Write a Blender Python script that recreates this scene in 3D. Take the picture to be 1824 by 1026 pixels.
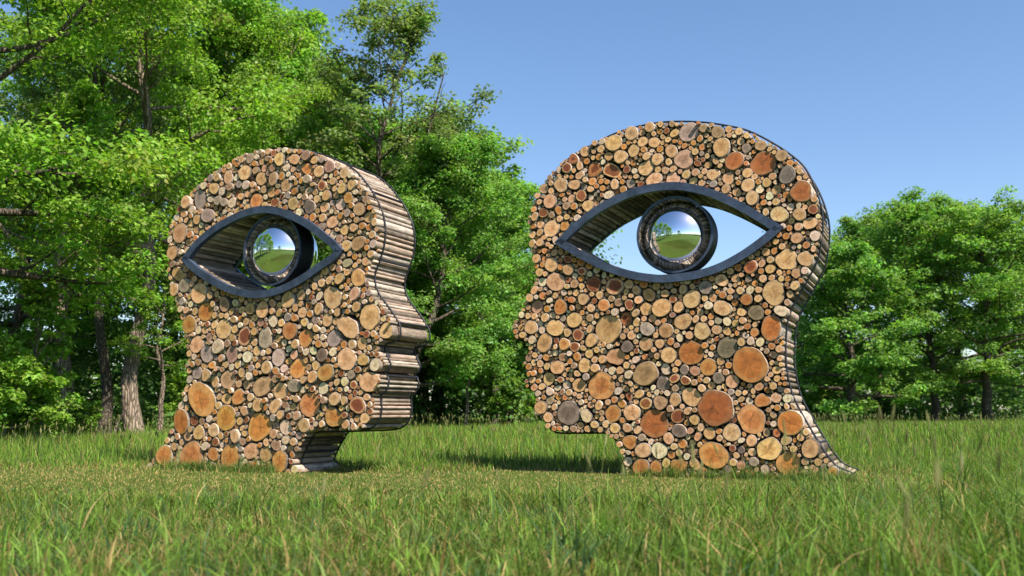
import bpy, math, random
import numpy as np
from mathutils import Vector
R = math.radians
scene = bpy.context.scene
for o in list(bpy.data.objects): bpy.data.objects.remove(o, do_unlink=True)
COL = scene.collection

# ------------------------------------------------------------------ camera, sky, sun, exposure
CAM_H, FPX, PITCH = 0.68, 1700.0, R(7.44)
SUN_AZ, SUN_EL = -47.0, 50.0            # azimuth counted from the right (+x) towards the far side (+y)
cam_d = bpy.data.cameras.new('camera'); cam = bpy.data.objects.new('camera', cam_d); COL.objects.link(cam)
cam.location = (0, 0, CAM_H); cam.rotation_euler = (R(90) + PITCH, 0, 0)
cam_d.sensor_width = 36; cam_d.lens = FPX / 1824 * 36
cam_d.clip_start = 0.05; cam_d.clip_end = 3000
cam_d.dof.use_dof = True; cam_d.dof.focus_distance = 10.4; cam_d.dof.aperture_fstop = 2.2
scene.camera = cam
world = bpy.data.worlds.new('World'); scene.world = world; world.use_nodes = True
wn = world.node_tree; wn.nodes.clear()
sky = wn.nodes.new('ShaderNodeTexSky'); sky.sky_type = 'NISHITA'; sky.sun_disc = False
sky.sun_elevation = R(SUN_EL); sky.sun_rotation = R(90 - SUN_AZ)
sky.air_density = 1.0; sky.dust_density = 0.6; sky.ozone_density = 2.6; sky.altitude = 50
bg = wn.nodes.new('ShaderNodeBackground'); bg.inputs['Strength'].default_value = 0.067
wo = wn.nodes.new('ShaderNodeOutputWorld')
hsv = wn.nodes.new('ShaderNodeHueSaturation'); hsv.inputs['Saturation'].default_value = 1.15
tint = wn.nodes.new('ShaderNodeMix'); tint.data_type = 'RGBA'; tint.blend_type = 'MULTIPLY'; tint.inputs[0].default_value = 1
tint.inputs[7].default_value = (1.05, .985, .99, 1)          # the violet-leaning blue of this sky
gam = wn.nodes.new('ShaderNodeGamma'); gam.inputs[1].default_value = .95
wn.links.new(sky.outputs[0], gam.inputs[0]); wn.links.new(gam.outputs[0], hsv.inputs['Color']); wn.links.new(hsv.outputs[0], tint.inputs[6]); wn.links.new(tint.outputs[2], bg.inputs[0]); wn.links.new(bg.outputs[0], wo.inputs[0])
sun_d = bpy.data.lights.new('sun', 'SUN'); sun_d.energy = 3.35; sun_d.angle = R(0.55); sun_d.color = (1, .91, .76)
sun = bpy.data.objects.new('sun', sun_d); COL.objects.link(sun)
sdir = Vector((math.cos(R(SUN_EL)) * math.cos(R(SUN_AZ)), math.cos(R(SUN_EL)) * math.sin(R(SUN_AZ)), math.sin(R(SUN_EL))))
sun.rotation_euler = sdir.to_track_quat('Z', 'Y').to_euler(); sun.location = (20, 0, 30)
vs = scene.view_settings
vs.view_transform = 'Standard'; vs.look = 'None'; vs.gamma = 1; vs.use_curve_mapping = False; vs.exposure = 1.65
scene.render.engine = 'CYCLES'
scene.cycles.max_bounces = 8; scene.cycles.transparent_max_bounces = 8

# ------------------------------------------------------------------ helpers
def mesh(name, V, F, mats, midx=None, smooth=None, attrs=None):
    """V (n,3); F: (m,k) array, or list of such arrays; attrs: name -> (n,3) or (n,) point data"""
    Fs = F if isinstance(F, list) else [F]
    Fs = [np.asarray(f, dtype=np.int32) for f in Fs if len(f)]
    me = bpy.data.meshes.new(name)
    V = np.asarray(V, dtype=np.float32)
    me.vertices.add(len(V)); me.vertices.foreach_set('co', V.ravel())
    loops = np.concatenate([f.ravel() for f in Fs])
    tot = np.concatenate([np.full(len(f), f.shape[1], dtype=np.int32) for f in Fs])
    start = np.concatenate([[0], np.cumsum(tot)[:-1]]).astype(np.int32)
    me.loops.add(len(loops)); me.loops.foreach_set('vertex_index', loops)
    me.polygons.add(len(tot)); me.polygons.foreach_set('loop_start', start)
    if midx is not None: me.polygons.foreach_set('material_index', np.asarray(midx, dtype=np.int32))
    if smooth is None: smooth = np.zeros(len(tot), dtype=bool)
    elif smooth is True: smooth = np.ones(len(tot), dtype=bool)
    me.polygons.foreach_set('use_smooth', np.asarray(smooth, dtype=bool))
    for m in (mats if isinstance(mats, (list, tuple)) else [mats]): me.materials.append(m)
    if attrs:
        for k, a in attrs.items():
            a = np.asarray(a, dtype=np.float32)
            if a.ndim == 1:
                at = me.attributes.new(k, 'FLOAT', 'POINT'); at.data.foreach_set('value', a)
            else:
                at = me.attributes.new(k, 'FLOAT_VECTOR', 'POINT'); at.data.foreach_set('vector', a.ravel())
    me.update(calc_edges=True)
    return me
def obj(name, me, parent=None, loc=None):
    o = bpy.data.objects.new(name, me); COL.objects.link(o)
    if parent: o.parent = parent
    if loc is not None: o.location = loc
    return o
def tag(o, label=None, cat=None, group=None, kind=None):
    if label: o['label'] = label
    if cat: o['category'] = cat
    if group: o['group'] = group
    if kind: o['kind'] = kind
    return o
def empty(name, loc, rz=0):
    o = bpy.data.objects.new(name, None); COL.objects.link(o)
    o.location = loc; o.rotation_euler = (0, 0, rz); o.empty_display_size = .3
    return o
def join(parts):
    """parts: list of (V, F) with the same face width"""
    Vs, Fs, n = [], [], 0
    for V, F in parts:
        Vs.append(V); Fs.append(np.asarray(F) + n); n += len(V)
    return np.concatenate(Vs), np.concatenate(Fs)
def tube(P, rad, n=6, closed=False):
    P = np.asarray(P, float); m = len(P); rad = np.broadcast_to(np.asarray(rad, float), (m,))
    if closed: T = np.roll(P, -1, 0) - np.roll(P, 1, 0)
    else: T = np.gradient(P, axis=0)
    T /= np.linalg.norm(T, axis=1, keepdims=True) + 1e-12
    ref = np.array([0, 0, 1.]) if abs(T[0, 2]) < .9 else np.array([1., 0, 0])
    N = np.zeros_like(P); v = ref - T[0] * ref.dot(T[0]); v /= np.linalg.norm(v); N[0] = v
    for i in range(1, m):
        v = N[i-1] - T[i] * N[i-1].dot(T[i]); N[i] = v / (np.linalg.norm(v) + 1e-12)
    B = np.cross(T, N)
    a = np.linspace(0, 2*np.pi, n, endpoint=False)
    V = P[:, None] + rad[:, None, None] * (np.cos(a)[None, :, None] * N[:, None] + np.sin(a)[None, :, None] * B[:, None])
    idx = np.arange(m*n).reshape(m, n)
    a0 = idx if closed else idx[:-1]
    a1 = np.roll(idx, -1, 0) if closed else idx[1:]
    F = np.stack([a0, np.roll(a0, -1, 1), np.roll(a1, -1, 1), a1], -1).reshape(-1, 4)
    return V.reshape(-1, 3), F
def spline(P, step, closed=False):
    P = np.asarray(P, float)
    if closed: Q = np.concatenate([P[-1:], P, P[:2]])
    else: Q = np.concatenate([2*P[:1]-P[1:2], P, 2*P[-1:]-P[-2:-1]])
    out = []
    for i in range(1, len(Q)-2):
        p0, p1, p2, p3 = Q[i-1:i+3]
        k = max(1, int(round(np.linalg.norm(p2-p1)/step)))
        t = np.linspace(0, 1, k, endpoint=False)[:, None]
        out.append(.5*((2*p1)+(-p0+p2)*t+(2*p0-5*p1+4*p2-p3)*t**2+(-p0+3*p1-3*p2+p3)*t**3))
    if not closed: out.append(P[-1:])
    return np.concatenate(out)
def inside(poly, X, Y):
    r = np.zeros(X.shape, bool); n = len(poly)
    for i in range(n):
        x0, y0 = poly[i]; x1, y1 = poly[(i+1) % n]
        if y0 == y1: continue
        c = ((y0 > Y) != (y1 > Y)) & (X < (x1-x0)*(Y-y0)/(y1-y0)+x0)
        r ^= c
    return r
def dist_poly(poly, X, Y):
    d = np.full(X.shape, 9e9)
    for i in range(len(poly)):
        a = poly[i]; b = poly[(i+1) % len(poly)]; ab = b-a; L = ab.dot(ab)
        if L < 1e-12: continue
        t = np.clip(((X-a[0])*ab[0]+(Y-a[1])*ab[1])/L, 0, 1)
        d = np.minimum(d, (X-a[0]-t*ab[0])**2+(Y-a[1]-t*ab[1])**2)
    return np.sqrt(d)
def offset(poly, d, lim=1.8):
    """closed polygon moved inwards by d (outwards for negative)"""
    P = np.asarray(poly); A = np.roll(P, 1, 0); B = np.roll(P, -1, 0)
    e1 = P-A; e2 = B-P
    e1 /= np.linalg.norm(e1, axis=1, keepdims=True)+1e-12; e2 /= np.linalg.norm(e2, axis=1, keepdims=True)+1e-12
    area = .5*np.sum(P[:, 0]*B[:, 1]-B[:, 0]*P[:, 1]); s = 1 if area > 0 else -1
    n1 = np.stack([-e1[:, 1], e1[:, 0]], 1)*s; n2 = np.stack([-e2[:, 1], e2[:, 0]], 1)*s
    m = n1+n2; m /= np.linalg.norm(m, axis=1, keepdims=True)+1e-12
    k = np.clip(1/np.maximum(np.sum(m*n1, 1), .01), 1, lim)
    return P+m*(k*d)[:, None]

# ------------------------------------------------------------------ materials
def newmat(name):
    m = bpy.data.materials.new(name); m.use_nodes = True; m.node_tree.nodes.clear()
    return m, m.node_tree.nodes, m.node_tree.links
class NB:
    """small node helper"""
    def __init__(s, name):
        s.m, s.n, s.l = newmat(name)
        s.out = s.n.new('ShaderNodeOutputMaterial')
    def node(s, t, **kw):
        x = s.n.new(t)
        for k, v in kw.items(): setattr(x, k, v)
        return x
    def put(s, sock, v):
        if isinstance(v, bpy.types.NodeSocket): s.l.new(v, sock)
        elif v is not None:
            if hasattr(sock.default_value, '__len__') and not hasattr(v, '__len__'): sock.default_value = (v,)*len(sock.default_value)
            elif hasattr(sock.default_value, '__len__') and len(sock.default_value) == 4 and len(v) == 3: sock.default_value = (*v, 1)
            else: sock.default_value = v
    def math(s, op, a, b=None, c=None):
        x = s.node('ShaderNodeMath', operation=op)
        s.put(x.inputs[0], a)
        if b is not None: s.put(x.inputs[1], b)
        if c is not None: s.put(x.inputs[2], c)
        return x.outputs[0]
    def vmath(s, op, a, b=None, out=0):
        x = s.node('ShaderNodeVectorMath', operation=op); s.put(x.inputs[0], a)
        if b is not None: s.put(x.inputs[3] if op == 'SCALE' else x.inputs[1], b)
        return x.outputs[out]
    def attr(s, name, out='Vector'):
        return s.node('ShaderNodeAttribute', attribute_name=name).outputs[out]
    def noise(s, vec, scale, detail=3, rough=.5, out=0, dist=0):
        x = s.node('ShaderNodeTexNoise')
        if vec is not None: s.l.new(vec, x.inputs['Vector'])
        x.inputs['Scale'].default_value = scale; x.inputs['Detail'].default_value = detail
        x.inputs['Roughness'].default_value = rough; x.inputs['Distortion'].default_value = dist
        return x.outputs[out]
    def ramp(s, fac, a, b, lo=0., hi=1.):
        x = s.node('ShaderNodeMapRange'); x.clamp = True
        s.put(x.inputs[0], fac); s.put(x.inputs[1], a); s.put(x.inputs[2], b); s.put(x.inputs[3], lo); s.put(x.inputs[4], hi)
        return x.outputs[0]
    def mix(s, fac, a, b, mode='MIX'):
        x = s.node('ShaderNodeMix', data_type='RGBA', blend_type=mode)
        s.put(x.inputs[0], fac); s.put(x.inputs[6], a); s.put(x.inputs[7], b)
        return x.outputs[2]
    def coord(s, k='Object'): return s.node('ShaderNodeTexCoord').outputs[k]
    def mapping(s, v, scale):
        x = s.node('ShaderNodeMapping'); s.l.new(v, x.inputs[0]); x.inputs['Scale'].default_value = scale; return x.outputs[0]
    def bump(s, h, strength=.3, dist=.01):
        x = s.node('ShaderNodeBump'); x.inputs['Strength'].default_value = strength; x.inputs['Distance'].default_value = dist
        s.l.new(h, x.inputs['Height']); return x.outputs[0]
    def principled(s, color, rough=.6, metal=0., normal=None, spec=.5):
        x = s.node('ShaderNodeBsdfPrincipled'); s.put(x.inputs['Base Color'], color); s.put(x.inputs['Roughness'], rough)
        s.put(x.inputs['Metallic'], metal); s.put(x.inputs['Specular IOR Level'], spec)
        if normal is not None: s.l.new(normal, x.inputs['Normal'])
        s.l.new(x.outputs[0], s.out.inputs[0]); return x
def mat_log_end():
    b = NB('sawn_wood')
    lp = b.attr('lp'); sx = b.node('ShaderNodeSeparateXYZ'); b.l.new(lp, sx.inputs[0])
    cin = b.attr('cin'); cout = b.attr('cout'); ext = b.attr('lx')   # lx: seed, radius in metres, ring count
    se = b.node('ShaderNodeSeparateXYZ'); b.l.new(ext, se.inputs[0])
    seed, rad, heart = se.outputs[0], se.outputs[1], se.outputs[2]
    flat = b.node('ShaderNodeCombineXYZ'); b.l.new(sx.outputs[0], flat.inputs[0]); b.l.new(sx.outputs[1], flat.inputs[1]); b.l.new(seed, flat.inputs[2])
    warp = b.noise(flat.outputs[0], 1.6, 2)
    r = b.math('SQRT', b.math('ADD', b.math('MULTIPLY', sx.outputs[0], sx.outputs[0]), b.math('MULTIPLY', sx.outputs[1], sx.outputs[1])))
    rw = b.math('ADD', r, b.math('MULTIPLY', b.math('SUBTRACT', warp, .5), .35))
    # heartwood / sapwood
    h = b.ramp(rw, b.math('SUBTRACT', heart, .06), b.math('ADD', heart, .05))
    col = b.mix(h, cin, cout)
    # growth rings, spacing about 5 mm whatever the log
    ph = b.math('MULTIPLY', b.math('MULTIPLY', rw, rad), 900.)
    ring = b.math('SINE', b.math('ADD', ph, b.math('MULTIPLY', b.noise(flat.outputs[0], 3., 2), 5.)))
    ringf = b.ramp(ring, -1., 1., .76, 1.08)
    col = b.mix(1., col, b.vmath('SCALE', (1, 1, 1), ringf), 'MULTIPLY')
    # blotches and saw marks
    bl = b.noise(flat.outputs[0], 2.3, 4, .6)
    col = b.mix(1., col, b.vmath('SCALE', (1, 1, 1), b.ramp(bl, .3, .75, .62, 1.22)), 'MULTIPLY')
    saw = b.noise(b.mapping(flat.outputs[0], (1.5, 26., 1.)), 1., 3, .7)
    col = b.mix(1., col, b.vmath('SCALE', (1, 1, 1), b.ramp(saw, .35, .65, .92, 1.06)), 'MULTIPLY')
    # radial checks
    ang = b.math('ARCTAN2', sx.outputs[1], sx.outputs[0])
    cv = b.node('ShaderNodeCombineXYZ')
    b.l.new(b.math('COSINE', ang), cv.inputs[0]); b.l.new(b.math('SINE', ang), cv.inputs[1]); b.l.new(b.math('MULTIPLY', seed, 3.7), cv.inputs[2])
    cn = b.noise(cv.outputs[0], 2.6, 4, .65)
    line = b.ramp(b.math('ABSOLUTE', b.math('SUBTRACT', cn, .5)), 0., b.math('DIVIDE', .016, b.math('ADD', r, .15)), 1., 0.)
    reach = b.ramp(b.noise(cv.outputs[0], 1.3, 1), .38, .62, .15, .95)
    crack = b.math('MULTIPLY', line, b.ramp(r, b.math('SUBTRACT', reach, .1), reach, 1., 0.))
    crack = b.math('MULTIPLY', crack, b.ramp(rad, .012, .035))
    col = b.mix(b.math('MULTIPLY', crack, .8), col, (.045, .025, .014))
    # pith
    pith = b.ramp(r, .03, .09, .7, 0.)
    col = b.mix(b.math('MULTIPLY', pith, b.ramp(rad, .01, .1, 1., .4)), col, (.10, .05, .025))
    # bark rim
    rw_ = b.math('MINIMUM', b.math('DIVIDE', .0018, rad), .04)
    rim = b.ramp(b.math('SUBTRACT', b.math('SUBTRACT', 1., r), rw_), 0., rw_, .9, 0.)
    col = b.mix(rim, col, (.07, .043, .026))
    hgt = b.math('ADD', b.math('MULTIPLY', ring, .25), b.math('ADD', b.math('MULTIPLY', saw, .8), b.math('MULTIPLY', crack, -3.)))
    b.principled(col, .72, 0, b.bump(hgt, .25, .003), .25)
    return b.m
def mat_log_bark():
    b = NB('log_bark')
    c = b.attr('bark'); p = b.coord('Object')
    n1 = b.noise(b.mapping(p, (1, .22, 1)), 28, 5, .65); n2 = b.noise(p, 6, 3, .6); n3 = b.noise(b.mapping(p, (1, .5, 1)), 90, 3, .6)
    col = b.mix(1., c, b.vmath('SCALE', (1, 1, 1), b.ramp(n1, .3, .7, .45, 1.3)), 'MULTIPLY')
    col = b.mix(b.ramp(n2, .55, .75, 0., .55), col, (.30, .27, .21))
    col = b.mix(b.ramp(b.noise(p, 11, 4, .7), .62, .72, 0., .6), col, (.05, .035, .025))
    h = b.math('ADD', b.math('MULTIPLY', n1, 1.), b.math('MULTIPLY', n3, .4))
    b.principled(col, .9, 0, b.bump(h, .9, .012), .15)
    return b.m
def mat_steel(name, base, rough):
    b = NB(name); p = b.coord('Object')
    n = b.noise(p, 7, 6, .75, dist=.6); n2 = b.noise(b.mapping(p, (1, 1, .3)), 30, 4, .6)
    col = b.mix(b.ramp(n, .35, .7), base, tuple(x*2.6 for x in base))
    col = b.mix(b.ramp(n2, .66, .8, 0., .5), col, (.13, .13, .13))
    col = b.mix(b.ramp(b.noise(p, 9, 4, .7), .64, .74, 0., .35), col, (.10, .055, .03))
    b.principled(col, b.ramp(n2, .3, .7, rough-.1, rough+.15), .35, b.bump(n, .15, .004), .5)
    return b.m
def mat_chrome():
    b = NB('polished_mirror'); p = b.coord('Object')
    n = b.noise(p, 3, 2)
    b.principled((.93, .94, .95), b.ramp(b.noise(p, 30, 4, .7), .55, .8, .012, .05), 1.0)
    return b.m
def mat_bark(name, base, hi):
    b = NB(name); p = b.coord('Object')
    m = b.mapping(p, (1, 1, .18)); n1 = b.noise(m, 14, 5, .65, dist=.4); n2 = b.noise(p, 2.2, 4, .6)
    v = b.node('ShaderNodeTexVoronoi', feature='DISTANCE_TO_EDGE'); b.l.new(m, v.inputs['Vector']); v.inputs['Scale'].default_value = 16
    col = b.mix(b.ramp(n1, .3, .7), base, hi)
    col = b.mix(b.ramp(n2, .52, .75, 0., .6), col, (.16, .17, .12))
    col = b.mix(b.ramp(v.outputs[0], 0., .12, .75, 0.), col, tuple(x*.35 for x in base))
    h = b.math('ADD', n1, b.math('MULTIPLY', b.ramp(v.outputs[0], 0., .2), .8))
    b.principled(col, .9, 0, b.bump(h, 1., .05), .15)
    return b.m
def mat_leaf(name, trans=.44, tint=(1.3, 1.45, .55), gloss=.25):
    b = NB(name); c = b.attr('leafcol')
    dif = b.node('ShaderNodeBsdfPrincipled'); b.l.new(c, dif.inputs['Base Color']); dif.inputs['Roughness'].default_value = .5
    dif.inputs['Specular IOR Level'].default_value = gloss
    tr = b.node('ShaderNodeBsdfTranslucent'); tcol = b.mix(1., c, tint, 'MULTIPLY'); b.l.new(tcol, tr.inputs[0])
    mx = b.node('ShaderNodeMixShader'); mx.inputs[0].default_value = trans
    b.l.new(dif.outputs[0], mx.inputs[1]); b.l.new(tr.outputs[0], mx.inputs[2]); b.l.new(mx.outputs[0], b.out.inputs[0])
    return b.m
def mat_ground():
    b = NB('meadow_soil'); p = b.coord('Object')
    n0 = b.noise(p, .12, 4, .6); n1 = b.noise(p, 1.1, 5, .65); n2 = b.noise(p, 26, 5, .7); n3 = b.noise(b.mapping(p, (1, .35, 1)), 90, 3, .7)
    col = b.mix(b.ramp(n1, .3, .7), (.070, .135, .022), (.095, .15, .028))
    col = b.mix(b.ramp(n0, .35, .65), col, (.10, .18, .028))
    col = b.mix(b.ramp(n2, .55, .8, 0., .5), col, (.22, .20, .08))
    col = b.mix(b.ramp(n3, .3, .6, .45, 0.), col, (.02, .03, .008))
    b.principled(col, .95, 0, b.bump(b.math('ADD', n2, n3), 1., .05), .1)
    return b.m
M_END, M_LBARK = mat_log_end(), mat_log_bark()
M_STEEL = mat_steel('blued_steel', (.034, .046, .078), .42); M_ROD = mat_steel('black_rod', (.010, .012, .017), .5)
M_DARK = mat_steel('dark_panel', (.012, .010, .009), .8); M_CHROME = mat_chrome()
M_BARK_G = mat_bark('grey_bark', (.085, .068, .052), (.17, .14, .11)); M_BARK_P = mat_bark('pale_bark', (.20, .15, .115), (.36, .29, .23))
M_LEAF = mat_leaf('leaf'); M_GRASS = mat_leaf('grass_blade', .34, (1.2, 1.35, .5), .18); M_GROUND = mat_ground()

# ------------------------------------------------------------------ ground
def ground_z(x, y):
    x = np.asarray(x, float); y = np.asarray(y, float)
    t = np.clip((y-13)/14, 0, 1); rise = .16*t*t*(3-2*t)
    return rise + .012*np.sin(x*.9+1)*np.sin(y*.7) * np.clip((np.hypot(x, y-10)-5)/5, 0, 1)
def build_ground():
    s = np.unique(np.concatenate([np.linspace(-30, 30, 91), np.linspace(-700, -30, 16), np.linspace(30, 700, 16)]))
    X, Y = np.meshgrid(s, s+10); Z = ground_z(X, Y)
    V = np.stack([X, Y, Z], -1).reshape(-1, 3); n = len(s); i = np.arange(n*n).reshape(n, n)
    F = np.stack([i[:-1, :-1], i[:-1, 1:], i[1:, 1:], i[1:, :-1]], -1).reshape(-1, 4)
    tag(obj('ground', mesh('ground', V, F, M_GROUND, smooth=True)), 'gently rising green meadow ground under the two heads', kind='structure')
build_ground()

# ------------------------------------------------------------------ pixel -> place (used once to survey the sculptures; everything is then built in metres)
CP, SP = math.cos(PITCH), math.sin(PITCH)
def ray(px, py):
    a = (px-912)/FPX; c = (513-py)/FPX
    return np.array([a, CP-c*SP, SP+c*CP])
def ground_pt(px, py):
    d = ray(px, py); t = -CAM_H/d[2]; return np.array([d[0]*t, d[1]*t, 0.])
class Plane:
    def __init__(s, px, py, theta):
        s.o = ground_pt(px, py); s.th = theta
        s.ex = np.array([math.cos(theta), -math.sin(theta), 0]); s.ey = np.array([math.sin(theta), math.cos(theta), 0])
    def uv(s, px, py, depth=0.):
        d = ray(px, py); c = np.array([0, 0, CAM_H]); o = s.o+s.ey*depth
        t = (o-c).dot(s.ey)/d.dot(s.ey); p = c+d*t-o
        return np.array([p.dot(s.ex), p[2]]), t
    def poly(s, pts): return np.array([s.uv(x, y)[0] for x, y in pts])

WOOD = {  # heartwood, outer wood, heart size
 'T': ((.66, .375, .165), (.74, .46, .225), .5), 't': ((.45, .275, .135), (.57, .355, .18), .6),
 'O': ((.60, .235, .065), (.64, .32, .11), .6), 'o': ((.52, .175, .048), (.52, .225, .08), .75),
 'G': ((.38, .295, .225), (.46, .355, .265), .6), 'g': ((.22, .165, .125), (.30, .225, .17), .7),
 'R': ((.30, .10, .045), (.68, .40, .19), .78), 'r': ((.26, .075, .03), (.50, .20, .08), .5),
 'P': ((.78, .58, .37), (.82, .64, .43), .5), 'B': ((.35, .21, .125), (.47, .29, .18), .6)}
BARKS = [(.23, .175, .14), (.31, .24, .19), (.17, .135, .11), (.42, .325, .27), (.28, .24, .20), (.50, .385, .32), (.12, .095, .078), (.37, .32, .275)]
def logs_geo(L, T, rng, nseg):
    """L: list of (u, v, r, code, protrusion, aspect). Returns arrays for one mesh; end caps + barked sides, separate vertices."""
    V, F3, F4, lp, cin, cout, lx, bark = [], [], [], [], [], [], [], []
    n0 = 0; m3 = []; 
    for (u, v, r, code, pro, asp) in L:
        n = nseg
        a = np.linspace(0, 2*np.pi, n, endpoint=False)+rng.uniform(0, 6)
        irr = 1+sum(rng.normal(0, s)*np.cos(k*a+rng.uniform(0, 6)) for k, s in ((2, .055), (3, .035), (5, .02), (7, .01)))
        if asp != 1: irr = irr*(1+asp*np.cos(2*(a-rng.uniform(0, 3))))
        rr = r*irr/(.5*irr.max()+.5)
        cx, cz = np.cos(a)*rr, np.sin(a)*rr
        jog = rng.normal(0, .05, 2)*min(r, .05); tilt = rng.normal(0, .018, 2)
        c, co, hs = WOOD[code]; j = rng.normal(1, .10); jj = 1+np.array([.02, rng.normal(-.02, .05), rng.normal(0, .09)])
        ci = np.clip(np.array(c)*j*jj, .01, .88); c2 = np.clip(np.array(co)*j*jj, .01, .88)
        bk = np.array(BARKS[rng.integers(len(BARKS))])*rng.uniform(.65, 1.3)
        seed = rng.uniform(0, 60); hh = np.clip(hs+rng.normal(0, .06), .2, 1.2)
        depth0, depth1 = pro, T+rng.uniform(-.02, .03)
        ch = min(.006, r*.1)
        def ring(d, k, off): return np.stack([u+cx*k+off[0], np.full(n, d), v+cz*k+off[1]], 1)
        f = ring(depth0, 1-ch/r, (0, 0)); f[:, 1] += cx*tilt[0]+cz*tilt[1]
        piC = np.array([[u+rng.normal(0, .08)*r, depth0, v+rng.normal(0, .08)*r]])
        k = ring(depth1, .97, jog)
        s0 = f.copy(); s1 = ring(depth0+ch+.002, 1, (0, 0)); s1[:, 1] += cx*tilt[0]+cz*tilt[1]
        s2 = ring(T*.45, rng.uniform(.95, 1.01), jog*.5+rng.normal(0, .03, 2)*min(r, .04)); s3 = k.copy()
        Vn = np.concatenate([piC, f, [[u+jog[0], depth1, v+jog[1]]], k, s0, s1, s2, s3])
        i = np.arange(n); inx = (i+1) % n
        c0, fr, c1, kr, S = 0, 1, n+1, n+2, 2*n+2
        F3.append(np.stack([np.full(n, c0), fr+i, fr+inx], 1)+n0); F3.append(np.stack([np.full(n, c1), kr+inx, kr+i], 1)+n0)
        for q in range(3):
            A, B = S+q*n, S+(q+1)*n
            F4.append(np.stack([A+i, B+i, B+inx, A+inx], 1)+n0)
        V.append(Vn); m = len(Vn)
        unit = np.stack([np.cos(a), np.sin(a), np.zeros(n)], 1)
        LP = np.zeros((m, 3)); LP[1:n+1] = unit; LP[n+2:2*n+2] = unit
        lp.append(LP); cin.append(np.tile(ci, (m, 1))); cout.append(np.tile(c2, (m, 1)))
        lx.append(np.tile([seed, r, hh], (m, 1))); bark.append(np.tile(bk, (m, 1)))
        n0 += m
    F3 = np.concatenate(F3); F4 = np.concatenate(F4)
    midx = np.concatenate([np.zeros(len(F3)), np.ones(len(F4))]); sm = midx > 0
    return np.concatenate(V), [F3, F4], midx, sm, dict(lp=np.concatenate(lp), cin=np.concatenate(cin), cout=np.concatenate(cout), lx=np.concatenate(lx), bark=np.concatenate(bark))
def log_mesh(L, T, rng, nseg):
    V, F, mi, sm, at = logs_geo(L, T, rng, nseg)
    return mesh('log', V, F, [M_END, M_LBARK], mi, sm, at)

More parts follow.
